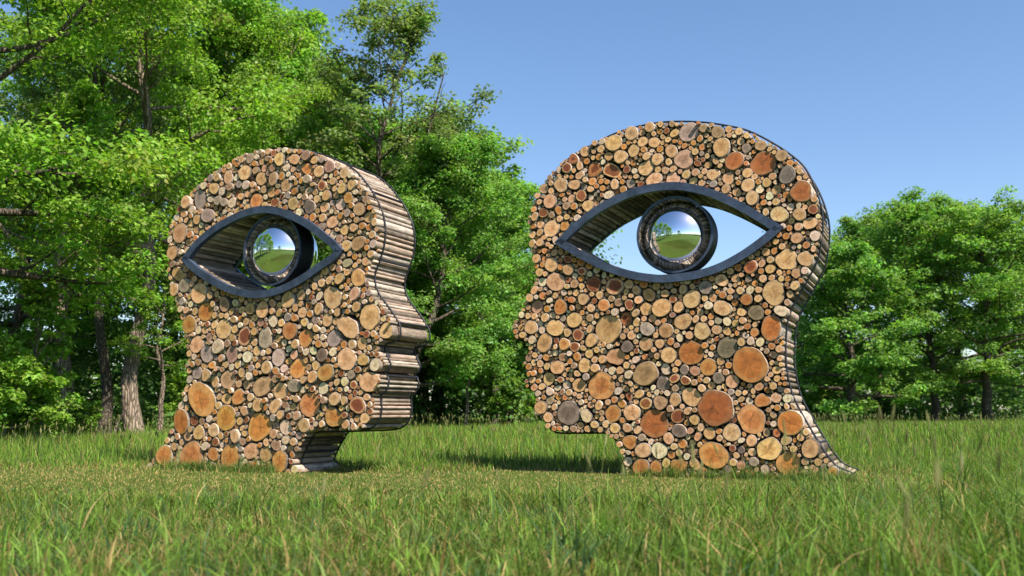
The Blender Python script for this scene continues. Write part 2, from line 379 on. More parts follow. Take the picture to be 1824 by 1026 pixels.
# surveyed logs: window origin x, y, scale, then "x,y,radius,kind ..." inside that window
LEFT_LOGS = [(260, 240, 3.31, """790,145,40,T 875,145,36,T 945,200,40,O 612,138,32,G 585,225,47,T 483,250,40,T 675,258,40,T 750,260,38,t 405,318,38,T 452,335,27,P
590,297,28,P 823,298,36,T 738,338,32,T 690,323,24,T 875,333,25,O 316,380,55,G 237,398,40,T 602,350,26,T 647,390,48,O 425,388,30,G 465,400,27,G 506,402,32,P
865,405,38,t 762,398,32,R 367,477,47,G 540,455,30,T 302,500,30,T 200,580,57,T 278,655,35,T 155,697,42,T 222,466,24,T 330,580,28,T 362,545,24,T 185,820,47,T
228,890,42,G 170,915,38,T 315,935,60,T 395,998,28,T 463,1000,45,t 525,990,25,P 350,1010,28,O 837,970,48,T 915,945,32,T 692,1005,33,T 745,992,27,T 952,265,26,G
680,158,22,T 695,195,25,T 747,195,25,B 828,195,25,P 803,245,24,O 650,130,20,P 715,140,20,B 515,158,20,O 690,115,17,B 845,97,17,T 520,208,18,T 460,210,18,O
620,252,20,B 640,170,18,O 535,340,20,R 445,290,15,T 905,360,17,T 545,402,14,O 580,395,17,P 435,435,15,O 465,455,16,P 425,498,16,T 270,480,15,O 397,530,15,T 350,430,14,T
240,740,14,T 150,540,14,T 210,655,15,P 208,692,17,P 140,795,15,T 235,830,15,T 295,850,20,T 320,862,14,O 145,880,15,P 258,955,22,T 265,1000,20,P 418,940,20,T 370,912,15,B
590,990,16,T 640,990,16,T 980,895,16,P 205,945,15,T 905,98,17,O 790,215,18,T 865,205,18,T 858,255,17,P 895,240,17,O 885,285,15,O 780,340,18,O 655,318,14,O 720,385,12,O"""),
(500, 240, 3.31, """150,122,32,B 80,145,37,T 200,150,26,T 240,150,18,G 285,187,38,B 223,215,36,T 35,195,24,P 160,263,28,G 28,298,38,T 370,225,33,T 310,275,24,T
418,293,34,T 240,298,34,R 365,318,33,T 162,328,24,P 82,333,25,O 273,360,32,T 399,372,35,O 212,378,26,T 72,405,40,t 172,425,42,g 348,408,36,P 258,427,33,T
325,357,22,T 465,440,42,T 515,485,34,T 497,380,24,B 303,512,43,T 247,490,26,T 350,478,22,O 431,549,27,T 480,538,24,O 520,547,22,O 375,562,32,T 457,640,50,t
388,655,35,T 540,590,24,T 410,597,20,T 350,850,35,T 456,843,52,T 393,812,23,T 390,755,33,G 435,720,20,O 500,747,28,T 203,895,23,T 243,873,27,T 120,945,34,T
42,972,50,T 305,960,68,T 433,937,40,T 487,913,20,O 535,970,20,T 443,1005,25,T 527,430,18,O 512,628,17,O 511,667,18,O 525,1010,32,T 120,400,18,R 66,256,17,P 105,240,17,T
125,318,18,T 110,362,17,P 190,293,16,T 266,245,16,P 295,450,17,P 350,277,14,T 383,270,16,T 440,338,18,P 475,340,15,T 460,375,13,G 408,505,16,P 350,530,14,P 375,515,13,T
498,598,16,P 495,572,10,P 465,713,14,T 438,770,17,T 470,777,14,T 345,752,17,T 485,950,17,T 495,985,17,P 400,862,17,O 372,930,17,T 380,957,17,T 405,985,17,O 383,1005,16,T
380,885,14,O 315,825,17,O 460,305,14,T 505,790,18,O 182,958,18,r 178,890,14,P 340,695,14,T 25,395,16,P 52,100,17,T 108,97,15,O 70,205,17,B"""),
(250, 540, 3.207, """371,50,55,O 478,15,38,G 262,40,22,T 628,32,35,T 700,38,48,T 840,5,35,T 925,55,32,T 280,123,52,O 332,155,24,P 368,155,22,T 475,148,56,T
420,122,25,T 593,190,52,R 757,103,36,P 840,80,27,G 635,125,20,O 712,200,57,G 855,158,52,O 943,200,52,O 320,238,48,T 380,290,50,G 443,247,45,P 522,293,47,B
612,308,34,P 660,273,28,T 785,310,50,P 785,203,24,T 845,260,25,P 887,235,27,T 877,295,27,T 943,325,33,T 685,325,20,R 896,375,58,O 720,368,37,T 325,400,37,G
376,410,37,T 420,447,38,T 496,437,52,t 575,398,27,T 606,467,28,T 693,475,65,t 797,502,50,T 880,472,47,G 352,550,100,O 561,537,47,O 491,547,37,T 445,585,32,T
672,582,38,T 770,588,44,T 825,580,22,B 592,615,30,T 489,655,72,O 235,677,65,o 305,670,30,R 423,663,25,T 676,707,83,O 337,740,42,T 418,727,38,T 543,760,37,T
825,708,45,P 760,655,22,G 760,747,28,T 805,638,27,T 893,643,27,T 937,698,40,T 905,757,24,G 776,810,36,B 830,782,27,P 270,763,28,T 135,872,62,O 212,860,27,T
293,880,88,O 415,863,42,O 512,880,70,O 630,845,52,T 712,865,44,T 797,905,60,O 718,797,24,T 850,830,20,T 865,865,20,O 410,930,25,P 230,585,25,P 262,545,20,P
845,645,20,R 430,793,25,R 182,775,20,P 232,795,20,T 490,352,20,T 440,375,16,T 462,315,22,T 425,70,20,T 520,48,22,T 480,93,18,B 300,350,18,O 280,385,20,T
305,305,20,P 277,210,20,T 300,470,16,P 465,500,18,T 870,592,22,T 700,285,18,P 770,435,22,B 740,415,14,R 825,430,16,T 667,355,20,T 605,357,16,O 540,450,14,P
660,505,14,O 740,530,17,P 930,180..,0,x 915,265,18,B 545,605,16,T 607,570,14,O 717,595,20,O 730,625,14,P 640,610,16,P 695,645,0,x 380,700,18,T 395,775,14,O 575,715,18,T
490,748,18,R 490,785,14,O 460,810,18,P 680,812,16,O 595,905,16,P 855,745,17,O 890,715,16,T 725,700,0,x 300,262,0,x 770,160,14,R 340,115,12,P 570,262,16,P 862,540,16,T"""),
(500, 540, 3.207, """432,22,30,T 507,78,72,T 215,33,33,T 385,137,70,T 265,98,37,T 313,103,24,T 300,203,47,G 240,155,20,P 598,158,47,T 463,230,36,T 405,235,28,T
360,237,23,O 187,272,27,P 235,297,38,g 298,278,27,P 376,320,63,T 471,323,38,T 540,353,37,P 530,175,20,T 200,358,28,T 260,397,55,O 185,422,35,T 345,397,25,R
403,410,27,G 366,448,27,P 505,450,63,T 442,380,20,R 440,425,24,T 415,467,26,R 322,452,22,T 242,487,37,P 163,580,70,O 309,547,40,T 441,583,52,R 250,555,20,B
349,600,20,T 300,653,63,O 367,640,24,R 480,657,33,T 367,692,27,T 490,538,22,T 508,580,17,T 510,618,20,R 455,510,18,T 413,705,20,T 200,690,17,P 235,690,20,T
215,655,18,T 505,255,17,T 520,292,16,R 333,260,14,O 320,357,20,O 303,325,16,T 272,325,14,r 340,495,16,O 376,492,16,P 397,535,18,O 430,262,13,O 385,48,16,O 350,20,14,O
552,195,16,O 582,88,20,T 528,210,13,P 180,320,14,T 205,470,18,B 155,475,17,T 403,670,16,P 455,692,13,O 290,492,12,O 433,95,14,T 460,172,14,o 470,200,13,T 415,640,0,x""")]
RIGHT_LOGS = [(890, 190, 3.018, """805,110,38,T 708,143,38,t 865,95,18,T 925,92,18,B 938,142,25,T 612,194,46,T 512,197,28,T 545,228,22,T 456,240,36,T 768,188,30,T
830,192,32,T 720,236,35,T 862,227,22,O 650,270,38,T 583,265,25,T 397,282,30,r 362,330,28,R 467,293,18,O 534,272,18,O 511,337,42,r 602,342,50,R 790,267,23,T
847,283,33,T 923,240,38,T 908,297,20,T 785,330,43,T 683,337,22,R 850,338,20,T 932,335,23,T 429,368,26,T 403,420,34,T 330,422,40,T 618,418,28,T
703,413,26,G 830,395,45,T 930,390,40,T 440,480,32,R 490,445,20,T 452,430,20,G 387,495,24,T 475,533,33,T 586,475,27,P 520,522,22,T 237,440,28,t 272,510,38,T
205,480,17,T 318,558,25,O 236,571,28,R 190,593,23,T 184,552,17,O 217,632,22,T 278,655,46,T 347,640,28,O 360,592,18,T 401,537,20,O 417,600,20,P 173,687,22,T
176,737,23,T 218,733,21,T 240,703,18,T 180,642,17,O 664,445,20,O 555,440,18,O 340,293,18,T 293,785,20,T 326,778,18,T 195,817,24,T 277,850,38,T 364,820,24,R
370,877,32,T 328,862,20,O 443,885,25,R 214,890,24,T 300,942,52,T 229,943,24,P 187,987,24,T 402,953,25,t 438,925,18,O 505,955,42,R 618,965,48,R 695,955,26,T
735,987,25,T 235,1005,22,O 345,1000,18,P 410,1000,20,T 890,1005,25,T 240,775,18,O 440,965,18,T 680,995,18,T 692,192,17,O 775,232,18,O 818,235,15,P
905,178,18,T 942,187,14,O 860,132,18,O 718,303,17,O 725,347,16,P 755,285,14,T 673,372,15,T 735,377,15,T 703,378,12,T 546,402,17,O 577,405,15,O 660,405,15,O
505,243,13,T 502,275,13,T 322,372,15,T 357,375,14,T 385,378,12,O 287,355,15,B 268,380,16,B 297,385,13,P 275,412,15,T 490,487,17,P 372,460,15,T 335,475,15,O
515,470,13,P 550,475,13,R 627,457,13,O 430,565,14,T 392,577,13,O 457,572,12,T 212,542,12,P 322,515,12,P 257,740,14,T 265,712,12,T 208,775,13,O 190,530,14,O
240,820,17,O 230,850,16,O 325,825,14,O 400,825,15,O 485,900,16,P 460,860,13,O 247,900,15,T 440,850,0,x 560,905,18,P 605,150,0,x 640,135,13,T 570,150,13,P 728,100,13,T"""),
(1190, 190, 3.018, """110,135,53,G 33,143,25,T 267,138,35,t 325,120,20,T 380,133,30,T 288,220,50,T 347,187,18,T 390,187,22,T 171,172,19,O 420,223,27,G 497,207,32,t
545,228,20,T 610,265,33,t 655,303,20,O 183,217,20,O 146,243,20,T 22,242,38,T 83,283,51,t 214,312,22,T 257,293,20,T 159,305,20,R 290,290,16,P 357,292,50,o
511,303,68,o 604,318,15,T 425,357,27,T 640,367,48,g 562,375,22,T 465,377,20,T 25,333,22,T 97,365,24,T 147,353,22,T 241,363,35,T 193,347,17,T 323,385,34,T
391,378,16,T 430,423,37,T 493,442,25,P 530,408,26,T 580,445,28,T 717,457,58,o 134,397,23,T 180,410,20,T 244,417,21,G 310,443,26,T 368,458,26,T
35,385,28,T 453,493,38,T 545,480,24,P 634,473,20,O 395,497,17,T 515,517,18,O 488,537,17,O 580,513,20,T 657,537,22,P 780,552,28,R 785,497,18,T 597,580,46,T
525,568,20,T 702,533,17,P 706,580,35,T 763,625,38,T 652,652,18,O 700,645,23,T 663,613,18,T 735,540,15,T 634,697,20,O 692,708,32,T 790,695,30,P 743,745,21,O
612,752,18,T 644,752,16,O 578,725,18,T 782,765,18,T 525,780,24,T 570,775,20,O 637,822,58,T 738,818,43,T 443,862,37,r 504,843,22,T 549,873,28,T 377,865,22,O
335,885,20,T 500,885,17,O 287,933,36,T 360,922,23,T 688,897,27,T 735,882,21,P 509,925,22,T 430,928,18,G 467,950,18,O 393,905,17,T 608,925,17,T 643,925,17,O
682,962,26,T 715,935,15,O 80,982,30,T 202,972,38,G 130,967,18,T 388,990,21,T 440,985,27,P 567,1000,65,T 335,992,18,T 486,985,22,T 295,1010,20,T 655,1008,22,T
235,925,20,T 648,890,15,O 556,920,18,T 88,210,18,O 136,195,16,O 38,187,14,O 122,222,14,T 222,208,15,T 210,265,15,T 180,252,14,G 265,242,15,P 358,228,14,P
455,188,13,O 460,150,15,O 425,157,17,T 330,155,15,T 207,155,14,T 165,90,14,O 18,90,17,T 45,95,13,T 570,245,13,T 600,225,0,x 640,290,0,x 460,240,13,O 292,343,14,T
377,408,15,O 410,260,14,P 420,305,14,O 580,347,14,P 485,405,17,O 618,428,13,O 640,440,13,P 537,447,13,T 507,485,12,O 575,405,15,P 706,347,17,T 738,375,14,T
687,325,13,T 750,405,15,o 545,545,13,T 625,530,12,P 757,518,13,T 735,555,12,P 663,587,12,T 686,780,15,T 705,752,13,P 750,710,12,P 725,677,10,T 640,722,0,x 480,818,13,O
512,985,0,x 580,850,0,x 455,905,12,T 405,945,14,O 340,940,0,x 555,975,0,x 660,860,0,x 30,990,17,T 225,1010,0,x 360,960,12,T 265,445,14,T 210,430,14,O 265,995,14,O"""),
(890, 520, 2.93, """438,38,32,T 228,22,22,O 193,77,35,t 318,80,40,O 260,45,17,P 247,88,20,O 543,70,32,O 376,42,20,O 378,85,15,O 476,85,22,T 389,147,42,T
163,185,37,T 289,188,46,T 220,200,20,P 411,225,32,R 479,253,40,T 442,163,18,T 563,193,73,T 678,68,30,R 657,140,35,r 601,105,22,P 507,123,17,T 764,90,35,T
845,83,50,T 780,15,35,T 797,137,22,T 770,195,38,G 868,203,38,T 935,80,30,T 232,265,47,t 338,273,32,O 392,287,27,R 762,272,36,T 665,287,32,g 835,270,26,T
893,260,20,O 940,240,22,P 467,323,24,T 329,340,24,B 605,338,50,T 507,303,17,T 536,352,22,T 643,232,18,T 288,318,17,P 244,343,20,O 176,370,17,T 182,330,17,T
883,330,42,T 708,353,21,P 756,337,18,O 713,308,15,R 445,385,38,T 303,395,38,T 499,398,25,T 660,382,20,T 585,412,22,P 762,427,66,t 866,403,30,P 916,407,17,T
150,390,18,O 255,453,35,T 413,487,37,T 530,492,72,O 317,458,18,R 171,460,18,T 211,375,20,T 913,452,25,R 851,477,37,g 633,453,20,T 618,517,22,P
916,503,20,B 675,545,22,r 727,533,25,T 261,520,22,P 299,502,18,P 361,525,18,T 199,530,16,P 598,563,19,O 516,593,24,T 838,578,38,t 762,583,32,R 912,562,33,T
218,603,35,T 284,601,18,T 360,632,63,g 252,655,27,T 305,548,16,O 590,635,45,O 452,647,35,P 690,630,44,T 890,610,20,B 806,688,75,o 927,640,35,R 300,670,17,T
420,698,20,T 495,693,22,T 600,712,28,T 473,590,17,T 553,690,20,T 667,710,27,T 717,720,23,T 345,712,16,P 312,712,15,O 284,714,14,O 742,760,20,G 679,783,40,O
881,765,30,T 750,827,42,T 833,828,43,P 895,853,20,O 935,840,18,T 640,833,22,T 667,885,28,P 868,893,28,T 738,915,45,O 815,915,35,O 675,945,20,T
930,905,38,O 867,945,22,G 583,752,16,T 700,845,14,O 425,577,15,P 553,750,14,T 145,125,17,T 180,128,16,T 120,225,20,T 83,207,14,O 148,80,15,T 95,110,12,T 78,178,13,B
105,150,12,O 215,412,15,O 180,425,15,O 145,490,13,O 200,465,13,O 160,290,14,T 375,410,12,P 354,405,15,T 340,432,13,T 375,458,14,T 365,362,17,O 365,322,15,P 560,385,12,o
530,378,0,x 573,285,15,P 613,270,13,T 540,275,13,O 602,300,0,x 658,202,15,T 685,185,13,T 728,230,14,P 815,187,13,P 805,303,14,T 885,150,13,g 855,150,15,O 752,140,15,T 620,20,16,T
430,108,15,O 415,75,0,x 490,160,15,P 445,500,0,x 447,538,13,R 415,545,15,T 387,563,13,B 505,650,14,T 540,600,13,P 533,550,0,x 685,480,15,T 665,340,17,O 640,320,0,x 800,500,14,P
830,375,15,P 800,360,16,T 340,520,0,x 230,550,14,O 250,505,0,x 480,12,14,T 290,20,17,T 605,60,0,x 700,690,13,P 860,628,13,O 885,690,12,O 780,535,15,T 800,545,10,P 555,715,12,T 608,755,14,T 603,785,12,T"""),
(1190, 520, 2.93, """123,38,48,T 55,80,30,T 285,15,20,O 283,85,46,T 210,72,22,P 409,40,32,O 348,57,20,O 470,35,23,T 458,108,42,g 590,100,35,P 505,70,15,O
538,75,14,T 520,105,17,O 77,155,46,T 144,142,20,T 167,107,20,T 223,127,18,O 261,150,20,G 176,205,45,T 351,163,20,T 390,150,19,T 537,188,62,o 413,180,20,O
377,188,17,T 252,197,27,T 307,205,24,T 111,227,22,T 60,240,20,P 17,260,20,O 308,290,55,g 383,262,23,T 430,257,22,P 404,228,17,P 540,283,20,O 253,245,16,O
580,298,20,T 488,298,15,P 118,318,64,o 191,280,18,O 230,290,16,O 548,327,22,T 209,392,45,O 427,380,92,o 222,325,17,P 316,383,20,O 84,407,26,g
38,407,17,T 140,413,27,T 33,452,27,R 91,463,27,R 565,370,14,T 535,432,14,T 263,450,30,g 335,467,37,T 201,462,19,T 568,453,19,T 226,488,20,T 176,503,24,T
517,455,15,T 474,495,24,T 549,492,20,T 443,518,15,T 121,548,52,T 36,563,34,T 492,567,46,O 562,553,28,T 250,605,92,o 435,665,76,O 423,570,20,P 400,525,15,T
622,557,24,P 571,605,17,O 617,598,16,T 617,517,14,T 103,622,23,T 50,648,38,R 138,668,28,T 58,725,38,g 637,682,64,o 172,708,22,T 15,690,17,O
330,735,46,T 215,738,32,T 115,725,20,T 265,727,17,O 513,733,22,T 567,735,25,r 475,745,18,T 10,765,28,O 523,683,15,R 517,640,15,T 548,642,18,T 434,777,30,T
382,775,17,P 615,773,32,T 528,820,62,T 690,760,20,T 239,853,74,O 157,755,23,T 126,790,20,T 742,818,52,T 380,825,20,g 438,837,22,T 654,820,24,T 606,827,18,T
355,853,18,T 685,853,16,T 627,898,64,O 714,885,20,T 391,872,22,T 783,888,22,T 812,915,22,g 55,908,45,O 142,900,32,T 380,907,25,T 340,890,22,T 58,840,18,T
17,850,22,O 115,830,14,T 760,925,25,T 860,940,28,O 590,265,14,O 485,245,0,x 360,215,14,O 348,243,13,O 345,115,12,T 125,107,15,O 97,97,12,P 495,390,0,x 540,370,14,T
515,415,12,T 520,345,12,T 290,492,14,T 265,500,13,P 300,512,12,O 365,528,17,T 390,480,12,O 425,490,14,T 448,480,0,x 352,578,13,T 365,600,0,x 345,670,14,R 395,743,13,O
355,690,0,x 300,800,13,O 315,795,12,P 445,880,0,x 490,885,13,O 540,865,0,x 555,905,13,T 580,760,0,x 660,775,12,O 520,620,0,x 600,570,0,x 130,632,0,x 165,460,13,O 240,370,0,x
197,430,0,x 270,410,10,P 262,725,0,x 180,790,0,x 160,745,0,x 190,240,0,x 27,712,0,x 470,700,0,x 545,600,12,T 590,640,12,O 495,620,0,x 640,450,0,x 600,425,12,T 610,480,12,O 605,340,12,T""")]

def pack(outline, eye, seeds, rng, rmin, sizes):
    """fill the outline (minus the eye) with round logs: surveyed ones first, then ever smaller ones in what is left"""
    g = .008
    lo = outline.min(0)-.05; hi = outline.max(0)+.05
    xs = np.arange(lo[0], hi[0], g); ys = np.arange(lo[1], hi[1], g)
    X, Y = np.meshgrid(xs, ys)
    D = np.where(inside(outline, X, Y) & ~inside(eye, X, Y), np.minimum(dist_poly(outline, X, Y), dist_poly(eye, X, Y)), -1.)
    B = D.copy(); out = []
    def add(u, v, r, c):
        out.append((u, v, r, c))
        w = r+.26
        i0, i1 = np.searchsorted(xs, [u-w, u+w]); j0, j1 = np.searchsorted(ys, [v-w, v+w])
        sub = np.hypot(X[j0:j1, i0:i1]-u, Y[j0:j1, i0:i1]-v)-r
        D[j0:j1, i0:i1] = np.minimum(D[j0:j1, i0:i1], sub)
    def at(A, u, v):
        i = int((u-lo[0])/g+.5); j = int((v-lo[1])/g+.5)
        return A[j, i] if 0 <= i < len(xs) and 0 <= j < len(ys) else -1
    for (u, v, r, c) in sorted(seeds, key=lambda s: -s[2]):
        r *= 1.04
        d = at(D, u, v); bd = at(B, u, v)
        if d < .3*r or bd < .35*r:
            if bd < .35*r and d > 0: r2 = d*.97
            else: continue
        else: r2 = min(r, d+.10*r+.003)
        if r2 > .010: add(u, v, r2, c)
    for r in sizes:
        for tries in range(6):
            # place where the log just touches its neighbours
            ok = D >= r
            if r < .0145: ok &= B > .032
            m = ok & (D < r*1.22+.004)
            jj, ii = np.nonzero(m)
            if not len(jj): 
                jj, ii = np.nonzero(ok)
                if not len(jj): break
            order = rng.permutation(len(jj))[:70]
            n = 0
            for k in order:
                if D[jj[k], ii[k]] >= r:
                    rr = min(D[jj[k], ii[k]], r*1.08)*.985
                    add(xs[ii[k]], ys[jj[k]], rr, rng.choice(list('TTTTTOPPOtRBPTTtG'))); n += 1
            if not n: break
    return out
def parse(blocks, plane):
    S = []
    for ox, oy, s, txt in blocks:
        for w in txt.split():
            p = w.split(',')
            if len(p) < 4 or p[3] == 'x': continue
            x, y, r = ox+float(p[0])/s, oy+float(p[1])/s, float(p[2])/s
            uv, t = plane.uv(x, y)
            S.append((uv[0], uv[1], r*t*CP/FPX*1.0, p[3]))
    return S
T_DEPTH = .78
def ribbon_ring(outer, inner, y0, y1):
    """flat closed band between two outlines, y0 front, y1 back"""
    n = len(outer)
    V = np.concatenate([np.stack([p[:, 0], np.full(n, y), p[:, 1]], 1) for p, y in ((outer, y0), (inner, y0), (inner, y1), (outer, y1))])
    i = np.arange(n); j = (i+1) % n
    F = np.concatenate([np.stack([a*n+i, a*n+j, b*n+j, b*n+i], 1) for a, b in ((0, 1), (1, 2), (2, 3), (3, 0))])
    return V, F
def circle(cu, cv, r, n=72):
    a = np.linspace(0, 2*np.pi, n, endpoint=False); return np.stack([cu+np.cos(a)*r, cv+np.sin(a)*r], 1)

def build_head(name, label, plane, outline_px, top_drop, eye_up, eye_lo, blocks, ring_px, seed, truss):
    rng = np.random.default_rng(seed)
    root = empty(name, plane.o, -plane.th); tag(root, label, 'sculpture', 'giant log heads facing each other')
    frame_line = spline(plane.poly(outline_px), .06, closed=True)
    drop = [(x, y+top_drop*max(0., min(1., (330-y)/60.))) if top_drop else (x, y) for x, y in outline_px]
    packline = spline(plane.poly(drop), .06, closed=True)
    up = spline(plane.poly(eye_up), .05); dn = spline(plane.poly(eye_lo), .05)
    eye_out = np.concatenate([up, dn[1:-1]])
    inner = offset(eye_out, .088)
    mid = offset(eye_out, .03)
    seeds = parse(blocks, plane)
    sizes = list(np.geomspace(.05, .030, 6))+list(np.geomspace(.028, .0105, 30))
    L = pack(packline, mid, seeds, rng, .010, sizes)
    L.sort(key=lambda l: -l[2])
    full = []
    for (u, v, r, c) in L:
        pro = rng.normal(-.004, .010) if r > .03 else rng.normal(.006, .013) if r > .018 else rng.normal(.034, .02)
        full.append((u, v, r*1.03, c, float(np.clip(pro, -.05, .06)), rng.choice([1, 1, 1, 1, .05, .09, .15])))
    for l in full[:299]:
        o = obj('log', log_mesh([l], T_DEPTH, rng, 22 if l[2] > .08 else 16 if l[2] > .05 else 12), root)
    o = obj('small_logs', log_mesh(full[299:], T_DEPTH, rng, 9), root); o['kind'] = 'stuff'
    print(name, 'logs', len(full))
    # sheet core behind the log ends, closes the gaps
    # steel hoops round the stack, one near the front and one at the back, joined by struts
    fl = offset(frame_line, -.005)
    for y in (.13, T_DEPTH-.02):
        V, F = tube(np.stack([fl[:, 0], np.full(len(fl), y), fl[:, 1]], 1), .011, 6, closed=True)
        obj('steel_hoop', mesh('steel_hoop', V, F, M_ROD, smooth=True), root)
    seg = np.linalg.norm(np.roll(fl, -1, 0)-fl, axis=1); cum = np.cumsum(seg)
    for d in np.arange(.3, cum[-1], .85):
        k = int(np.searchsorted(cum, d)) % len(fl); p = fl[k]
        if p[1] < .1: continue
        V, F = tube([(p[0], .12, p[1]), (p[0], T_DEPTH-.01, p[1])], .012, 6)
        obj('strut', mesh('strut', V, F, M_ROD, smooth=True), root)
    if truss:   # short bracing rods seen above the top logs
        c = packline.mean(0)
        for k in range(len(fl)):
            p = fl[k]
            if p[1] > fl[:, 1].max()-.62 and k % 5 == 0:
                q = p+(c-p)*.10; q2 = fl[(k+2) % len(fl)]
                A = [tube([(p[0], .13, p[1]), (q[0], .13, q[1])], .008, 5), tube([(p[0], .13, p[1]), (q2[0]*.95+c[0]*.05, .13, q2[1]*.92+c[1]*.08)], .007, 5)]
                V, F = join(A); obj('brace', mesh('brace', V, F, M_ROD, smooth=True), root)
    # the eye: steel bands front and back, lined with sticks
    V, F = ribbon_ring(eye_out, inner, -.055, .015); obj('eye_frame', mesh('eye_frame', V, F, M_STEEL), root)
    V, F = ribbon_ring(eye_out, inner, T_DEPTH-.01, T_DEPTH+.045); obj('eye_frame', mesh('eye_frame', V, F, M_STEEL), root)
    li = offset(eye_out, .055); P = np.concatenate([li, li[:1]]); seg = np.linalg.norm(np.diff(P, axis=0), axis=1); cum = np.concatenate([[0], np.cumsum(seg)])
    s = 0.
    while s < cum[-1]-.03:
        r = rng.uniform(.022, .042); s += r
        k = min(len(seg)-1, int(np.searchsorted(cum, s)-1)); f = (s-cum[k])/seg[k]; p = P[k]*(1-f)+P[k+1]*f
        me = log_mesh([(p[0], p[1], r, 'B', .02, 1)], T_DEPTH-.03, rng, 9); obj('lining_log', me, root)
        s += r*.96
    # iris: short log-lined hoop with a mirror ball in it
    (cu, cv), _ = plane.uv(ring_px[0], ring_px[1], .17); y0, y1, Ro = .05, .29, .435
    for nm, ya, yb in (('iris_hoop', y0-.012, y0+.016), ('iris_hoop', y1-.016, y1+.012)):
        V, F = ribbon_ring(circle(cu, cv, Ro), circle(cu, cv, Ro-.024), ya, yb); obj(nm, mesh(nm, V, F, M_STEEL, smooth=None), root)
    V, F = ribbon_ring(circle(cu, cv, Ro-.004), circle(cu, cv, Ro-.012), y0+.017, y1-.017); obj('iris_band', mesh('iris_band', V, F, M_ROD), root)
    a = 0.
    while a < 2*math.pi-.05:
        r = rng.uniform(.007, .012); rad = Ro-.012-r*.9; a += r/rad
        P = [(cu+math.cos(a)*rad, y0+.004+rng.uniform(0, .01), cv+math.sin(a)*rad), (cu+math.cos(a)*rad, y1-.004, cv+math.sin(a)*rad)]
        V, F = tube(P, r, 8); n = len(V)
        me = mesh('iris_stick', V, F, M_LBARK, smooth=True, attrs={'bark': np.tile(np.array(BARKS[rng.integers(len(BARKS))])*1.6, (n, 1))})
        obj('iris_stick', me, root); a += r/rad
    nb, mb = 96, 64; th = np.linspace(0, np.pi, mb+1); ph = np.linspace(0, 2*np.pi, nb, endpoint=False)
    rb = .404; V = np.stack([rb*np.sin(th)[:, None]*np.cos(ph), rb*np.cos(th)[:, None]*np.ones(nb), rb*np.sin(th)[:, None]*np.sin(ph)], -1).reshape(-1, 3)
    idx = np.arange((mb+1)*nb).reshape(mb+1, nb)
    F = np.stack([idx[:-1], np.roll(idx[:-1], -1, 1), np.roll(idx[1:], -1, 1), idx[1:]], -1).reshape(-1, 4)
    V = V + np.array([cu, y1-.005, cv])
    obj('mirror_ball', mesh('mirror_ball', V, F, M_CHROME, smooth=True), root)
    # hanger between hoop and eye frame
    V, F = join([tube([(cu+dx, (y0+y1)/2, cv+Ro-.06), (cu+dx*1.2, (y0+y1)/2, cv+Ro+.06)], .014, 6) for dx in (-.1, .1)])
    obj('hanger', mesh('hanger', V, F, M_ROD, smooth=True), root)
    return root

LEFT_OUT = [(266, 842), (276, 811), (290, 786), (306, 758), (312, 727), (323, 705), (330, 677), (331, 652), (331, 627), (327, 599), (322, 574), (316, 552), (312, 538),
 (304, 518), (298, 494), (296, 451), (296, 430), (301, 400), (310, 379), (321, 361), (340, 339), (361, 320), (389, 298), (419, 280), (452, 267), (480, 263), (506, 262),
 (545, 267), (575, 276), (600, 287), (621, 300), (642, 324), (660, 352), (671, 379), (675, 409), (672, 436), (665, 460), (657, 482), (656, 500), (663, 521), (678, 542),
 (690, 559), (701, 580), (702, 594), (693, 606), (676, 611), (673, 618), (678, 633), (684, 648), (680, 658), (672, 663.5), (678, 669), (681, 680), (675, 696), (666, 704),
 (668, 727), (664, 746), (653, 760), (637, 766), (600, 768), (565, 768), (550, 771), (540, 786), (530, 805), (523, 824), (519, 848)]
RIGHT_OUT = [(1114, 862), (1112, 835), (1108, 813), (1098, 793), (1082, 775), (1070, 771), (1030, 771), (983, 770), (969, 756), (958, 738), (954, 721), (954, 706), (948, 697),
 (936, 688), (935, 678), (938, 670), (933, 660), (931, 645), (938, 628), (941, 616), (937, 609), (917, 603), (910, 592), (912, 580), (927, 551), (941, 520), (953, 498),
 (949, 475), (944, 445), (940, 415), (939.5, 395), (945, 366), (956, 342), (970, 318), (1006, 279), (1049, 253), (1095, 231), (1142, 218), (1185, 212), (1233, 212),
 (1273, 216), (1322, 226), (1362, 244), (1402, 269), (1429, 293), (1448, 329), (1460, 369), (1462, 402), (1458, 435), (1452, 462), (1435, 495), (1417, 528), (1406, 548),
 (1398, 575), (1395, 622), (1398, 663), (1408, 704), (1429, 745), (1449, 779), (1467, 808), (1486, 832), (1495, 856)]
LEYE_UP = [(327, 464), (350, 433), (381, 406), (411, 388), (441, 374.5), (471, 368), (497, 370), (524, 379), (554, 394), (578, 412), (600, 430), (615, 446)]
LEYE_LO = [(615, 446), (600, 465), (575, 482), (545, 503), (515, 519), (490, 528), (465, 532), (441, 530), (411, 522), (381, 507), (350, 486), (327, 464)]
REYE_UP = [(990, 434), (1016, 407), (1056, 374), (1095, 352), (1129, 337.5), (1168, 328.5), (1210, 326), (1256, 334), (1296, 349), (1336, 369), (1369, 389), (1397, 405)]
REYE_LO = [(1397, 405), (1385, 418.5), (1356, 442), (1322, 465), (1283, 485), (1240, 498), (1190, 504), (1160, 503), (1122, 496.5), (1075, 481.5), (1036, 462), (1012, 448), (990, 434)]
PL = Plane(400, 838, R(26)); PR = Plane(1300, 851, R(24.5))
build_head('log_head', 'giant head of stacked logs facing right, bark visible along its forehead, nose and chin', PL, LEFT_OUT, 0, LEYE_UP, LEYE_LO, LEFT_LOGS, (496, 448), 3, False)
